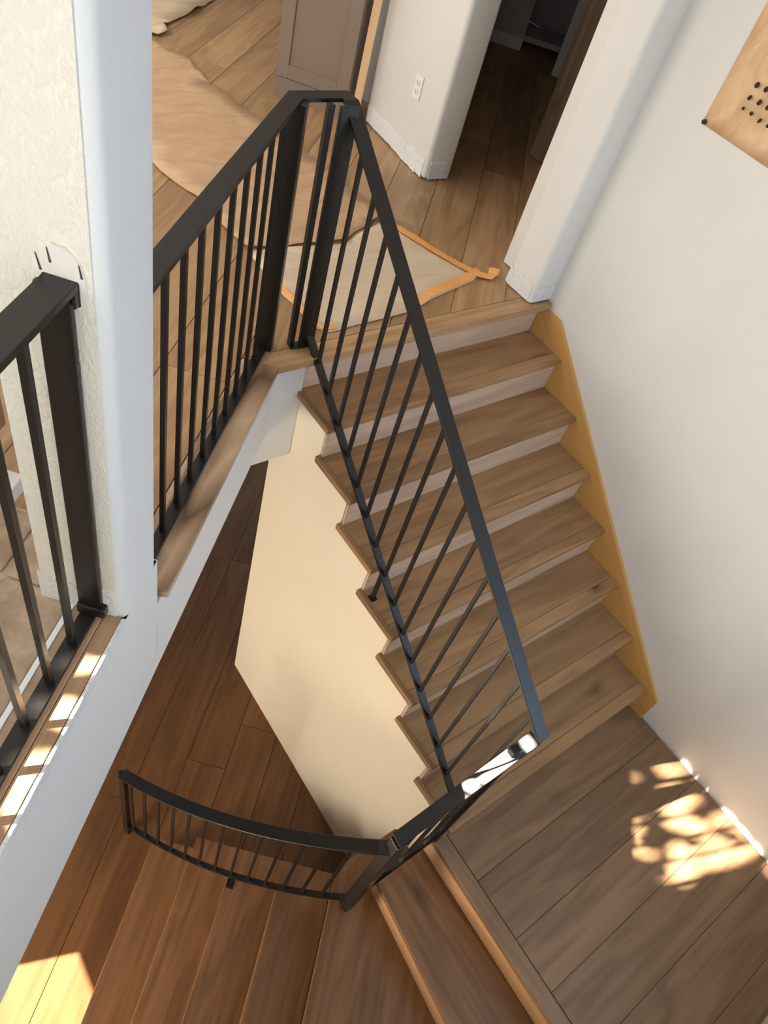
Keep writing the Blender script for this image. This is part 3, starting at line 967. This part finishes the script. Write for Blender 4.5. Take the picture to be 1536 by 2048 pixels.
def tape_strip(pts, wd, seed, ends_curl=0.0):
    pts = [Vector(p) for p in pts]
    Vv, Ff = [], []
    m_ = []
    for i in range(len(pts) - 1):
        for j in range(6):
            m_.append(pts[i].lerp(pts[i + 1], j / 6))
    m_.append(pts[-1])
    n_ = len(m_)
    for i, p in enumerate(m_):
        a = m_[min(i + 1, n_ - 1)] - m_[max(i - 1, 0)]
        nr = Vector((-a.y, a.x)).normalized()
        jit = noise.noise(Vector((p.x * 18, p.y * 18, seed))) * 0.005
        lift = 0.0
        if ends_curl and i > n_ - 7:
            lift = ends_curl * ((i - (n_ - 7)) / 6) ** 2
        zz = ZU + 0.0125 + lift
        Vv.append((p.x + nr.x * (wd + jit), p.y + nr.y * (wd + jit), zz + 0.001))
        Vv.append((p.x - nr.x * 0.006, p.y - nr.y * 0.006, zz - 0.003 + 0.004 * noise.noise(Vector((p.x * 9, p.y * 9, seed)))))
    for i in range(n_ - 1):
        Ff.append((2 * i, 2 * i + 1, 2 * i + 3, 2 * i + 2))
    me = mesh_from('tape', Vv, Ff)
    c = Vector((kp3.location.x, kp3.location.y, 0))
    me.transform(Matrix.Translation(-c))
    o = link('tape', me, 'tape', kp3)
    s_ = o.modifiers.new('solid', 'SOLIDIFY'); s_.thickness = 0.0009
    return o
tape_strip([(0.97, 2.26), (1.03, 2.06), (1.09, 1.90), (1.12, 1.83), (1.155, 1.80), (1.185, 1.835)][::-1][1:][::-1] + [(1.165, 1.815)], -0.058, 1, 0.02)
tape_strip([(1.135, 1.812), (1.04, 1.773), (0.90, 1.740), (0.74, 1.708), (0.68, 1.680), (0.60, 1.660)], -0.045, 2)
tape_strip([(0.20, 1.637), (0.155, 1.640), (0.122, 1.668), (0.113, 1.78), (0.108, 1.90), (0.108, 1.96)], -0.028, 3)

# ------------------------------------------------------------------ cabinet, leaning board, outlet
CA = Vector((1.064, 3.700))
CBd = (Vector((1.282, 3.453)) - CA).normalized()
cang = math.atan2(CBd.y, CBd.x)
cbn = empty('cabinet', (CA.x, CA.y, ZU))
cbn.rotation_euler = (0, 0, cang)
tag(cbn, 'tall taupe shaker cabinet standing on the upper floor', 'cabinet')
def cb_box(nm, lst, mat, bevel=0.0, parent=None):
    return boxes(nm, lst, mat, parent or cbn, bevel=bevel)
cb_box('plinth', [((0.0, 0.004, 0.0), (0.44, 0.27, 0.10))], 'taupe')
cb_box('body', [((0.0, 0.02, 0.101), (0.44, 0.28, 2.1))], 'taupe')
dr = cb_box('door', [((0.004, -0.002, 0.104), (0.075, 0.019, 2.09)), ((0.366, -0.002, 0.104), (0.437, 0.019, 2.09)), ((0.075, -0.002, 0.104), (0.366, 0.019, 0.175)), ((0.075, -0.002, 2.02), (0.366, 0.019, 2.09))], 'taupe', 0.0015)
cb_box('panel', [((0.075, 0.009, 0.175), (0.366, 0.017, 2.02))], 'taupe', parent=dr)
# leaning board
b0, b1 = Vector((1.405, 3.345, ZU + 0.001)), Vector((1.475, 3.40, ZU + 1.7))
bd = (b1 - b0)
lb = boxes('board', [((0, -0.022, -0.011), (bd.length, 0.022, 0.011))], 'light_board', bevel=0.001)
xa = bd.normalized(); ya = Vector((0.80, -0.6, 0)); ya = (ya - xa * ya.dot(xa)).normalized(); za = xa.cross(ya)
lb.matrix_world = Matrix.Translation(b0 + Vector((0, 0, 0.012))) @ Matrix((xa, ya, za)).transposed().to_4x4()
tag(lb, 'pale unfinished wooden board leaning between cabinet and white wall end', 'board')

ol = empty('outlet', (0, 0, 0))
pa_ = c2face(0.252, 1.811, 0.0)
d_ = (Vector(c2p[3]) - Vector(c2p[0])).normalized()
ol.location = pa_
ol.rotation_euler = (0, 0, math.atan2(d_.y, d_.x))
tag(ol, 'white duplex electrical outlet on the white wall end', 'outlet')
boxes('cover_plate', [((-0.036, 0.0004, -0.058), (0.036, 0.006, 0.058))], 'plastic', ol, bevel=0.002, seg=2)
for zz in (0.021, -0.021):
    s_ = prism('socket', round_rect(-0.017, 0.017, -0.014, 0.014, 0.009), 0.0, 0.003, 'plastic', ol)
    s_.rotation_euler = (math.radians(-90), 0, 0)
    s_.location = (0, 0.006, zz)
    for xx in (-0.007, 0.006):
        boxes('slot', [((xx - 0.0014, 0.0085, zz - 0.003), (xx + 0.0014, 0.0094, zz + 0.007))], 'dark_hole', ol)
    boxes('slot', [((-0.003, 0.0085, zz - 0.011), (0.002, 0.0094, zz - 0.006))], 'dark_hole', ol)

# ------------------------------------------------------------------ paper pinned on the right wall
wp = empty('wall_template', (XW, 1.0, 2.7))
tag(wp, 'brown paper template with dark punched marks pinned to the right wall', 'paper')
V, F = [], []
nu, nv = 14, 18
for j in range(nv + 1):
    for i in range(nu + 1):
        y = 1.276 - 0.62 * i / nu
        z = 2.365 + 0.9 * j / nv + (0.0 if j else -0.018 * i / nu)
        t = 0.003 + 0.010 * abs(noise.noise(Vector((y * 7, z * 3, 2)))) * min(1, i / 2) * min(1, j / 2)
        V.append((-t, y - 1.0, z - 2.7))
for j in range(nv):
    for i in range(nu):
        a = j * (nu + 1) + i
        F.append((a, a + 1, a + nu + 2, a + nu + 1))
me = mesh_from('sheet', V, F)
for f_ in me.polygons: f_.use_smooth = True
o = link('sheet', me, 'kraft_wall', wp)
s_ = o.modifiers.new('solid', 'SOLIDIFY'); s_.thickness = 0.001
def disc(nm, y, z, ry, rz_, parent, mat, x=-0.0115, th=0.002, n=10, sq=False, tilt=0.4):
    pts_ = []
    for i in range(n):
        a = 2 * math.pi * i / n
        c, s = math.cos(a), math.sin(a)
        if sq:
            m_ = max(abs(c), abs(s)); c, s = c / m_ * 0.9, s / m_ * 0.9
        pts_.append((c * ry * math.cos(tilt) - s * rz_ * math.sin(tilt), c * ry * math.sin(tilt) + s * rz_ * math.cos(tilt)))
    Vv = [(x, y - 1.0 + a, z - 2.7 + b) for a, b in pts_] + [(x - th, y - 1.0 + a, z - 2.7 + b) for a, b in pts_]
    k = n
    Ff = [tuple(range(k)), tuple(range(k, 2 * k))[::-1]] + [(i, (i + 1) % k, k + (i + 1) % k, k + i) for i in range(k)]
    return link(nm, mesh_from(nm, Vv, Ff), mat, parent)
for (y, z, a, b, sq) in [(1.155, 2.543, 0.008, 0.010, False), (1.156, 2.503, 0.006, 0.009, True), (1.157, 2.468, 0.005, 0.006, False),
                         (1.116, 2.505, 0.007, 0.010, True), (1.121, 2.467, 0.0065, 0.0065, True), (1.081, 2.462, 0.005, 0.009, False),
                         (1.118, 2.545, 0.008, 0.010, False), (1.080, 2.505, 0.007, 0.010, True), (1.045, 2.462, 0.006, 0.008, False), (1.082, 2.546, 0.008, 0.010, False)]:
    disc('punched_mark', y, z, a, b, wp, 'dark_hole', sq=sq)
disc('pin', 1.268, 2.374, 0.0085, 0.0085, wp, 'dark_hole', x=-0.004, th=0.006, n=14)

# ------------------------------------------------------------------ things beyond the pillar on the tiled floor
bx = boxes('carton', [((-0.12, -0.10, 0.0), (0.12, 0.10, 0.30))], 'carton', None, tuple(W3(-0.93, -0.62, ZT + 0.001)), A44, bevel=0.003)
tag(bx, 'plain brown carton on the tiled floor behind the pillar', 'box')
bx2 = boxes('block', [((-0.03, -0.045, 0.0), (0.03, 0.045, 0.05))], 'plastic', None, tuple(W3(-1.02, -0.415, ZT + 0.001)), A44, bevel=0.003)
tag(bx2, 'small white block on the tiled floor behind the pillar', 'block')

# ------------------------------------------------------------------ tree outside the small high window (its leaves dapple the sunlight)
XP = -3.9
def to_plane(x, y, z):
    t = (x - XP) / 1.2
    return y + 0.47 * t, z + 0.9 * t
gaps = []
for (x, y, z, r) in [(1.175, -0.425, 0, .052), (1.13, -0.475, 0, .052), (1.26, -0.36, 0, .04), (1.085, -0.545, 0, .05), (1.16, -0.61, 0, .055), (1.23, -0.50, 0, .03), (0.99, -0.63, 0, .048), (0.93, -0.68, 0, .058),
                     (1.07, -0.72, 0, .05), (1.16, -0.74, 0, .05), (1.25, -0.78, 0, .05), (1.30, -0.66, 0, .045), (1.345, -0.34, .03, .04), (1.345, -0.47, .05, .05), (1.345, -0.60, .05, .04), (1.345, -0.75, .05, .05), (1.345, -0.86, .06, .06),
                     (-0.045, 0.035, 0.90, .022), (-0.085, 0.036, 0.865, .022), (-0.135, 0.038, 0.82, .022),
                     (-1.21, 0.52, 1.62, .03), (-1.30, 0.43, 1.62, .04), (-1.37, 0.36, 1.62, .035), (-1.16, 0.60, 1.62, .02)]:
    gaps.append((*to_plane(x, y, z), r))
tree = empty('tree', (XP, 1.2, ZL - 0.4))
tag(tree, 'leafy tree outside the high window', 'tree')
rnd = random.Random(11)
V, F = [], []
cnt = 0
while cnt < 4200:
    y = rnd.uniform(0.5, 2.35); z = rnd.uniform(3.2, 4.4); dx = rnd.uniform(-0.25, 0.1)
    t = dx / 1.2
    py, pz = y - 0.47 * -t * -1 * 0 - (-0.47) * 0, z
    # position along the sun ray so that the shaded spot stays the same
    yy, zz = y - 0.47 * t, z - 0.9 * t
    if any((y - g[0]) ** 2 + (z - g[1]) ** 2 < (g[2] * 0.72 + 0.020) ** 2 for g in gaps):
        continue
    cnt += 1
    L_ = rnd.uniform(0.06, 0.085); Wd = L_ * 0.5
    ax = Vector((rnd.uniform(-0.5, 0.5), rnd.uniform(-1, 1), rnd.uniform(-1, 1))).normalized()
    nn = (-SUN + Vector((rnd.uniform(-.5, .5), rnd.uniform(-.5, .5), rnd.uniform(-.5, .5)))).normalized()
    bx_ = (ax - nn * ax.dot(nn)).normalized(); by_ = nn.cross(bx_)
    c = Vector((XP + dx, yy, zz)) - Vector(tree.location)
    i0 = len(V)
    for (a, b) in ((-0.5, 0), (0, -0.5), (0.5, 0), (0, 0.5)):
        V.append(tuple(c + bx_ * a * L_ + by_ * b * Wd * 1.4))
    F.append((i0, i0 + 1, i0 + 2, i0 + 3))
me = bpy.data.meshes.new('foliage'); me.from_pydata(V, [], F)
fo = link('foliage', me, 'leaf', tree)
fo['kind'] = 'stuff'
prism('trunk', [(0.07 * math.cos(a * math.pi / 4), 0.07 * math.sin(a * math.pi / 4)) for a in range(8)], 0, 4.6, 'bark', tree, (-0.15, 1.2, 0))
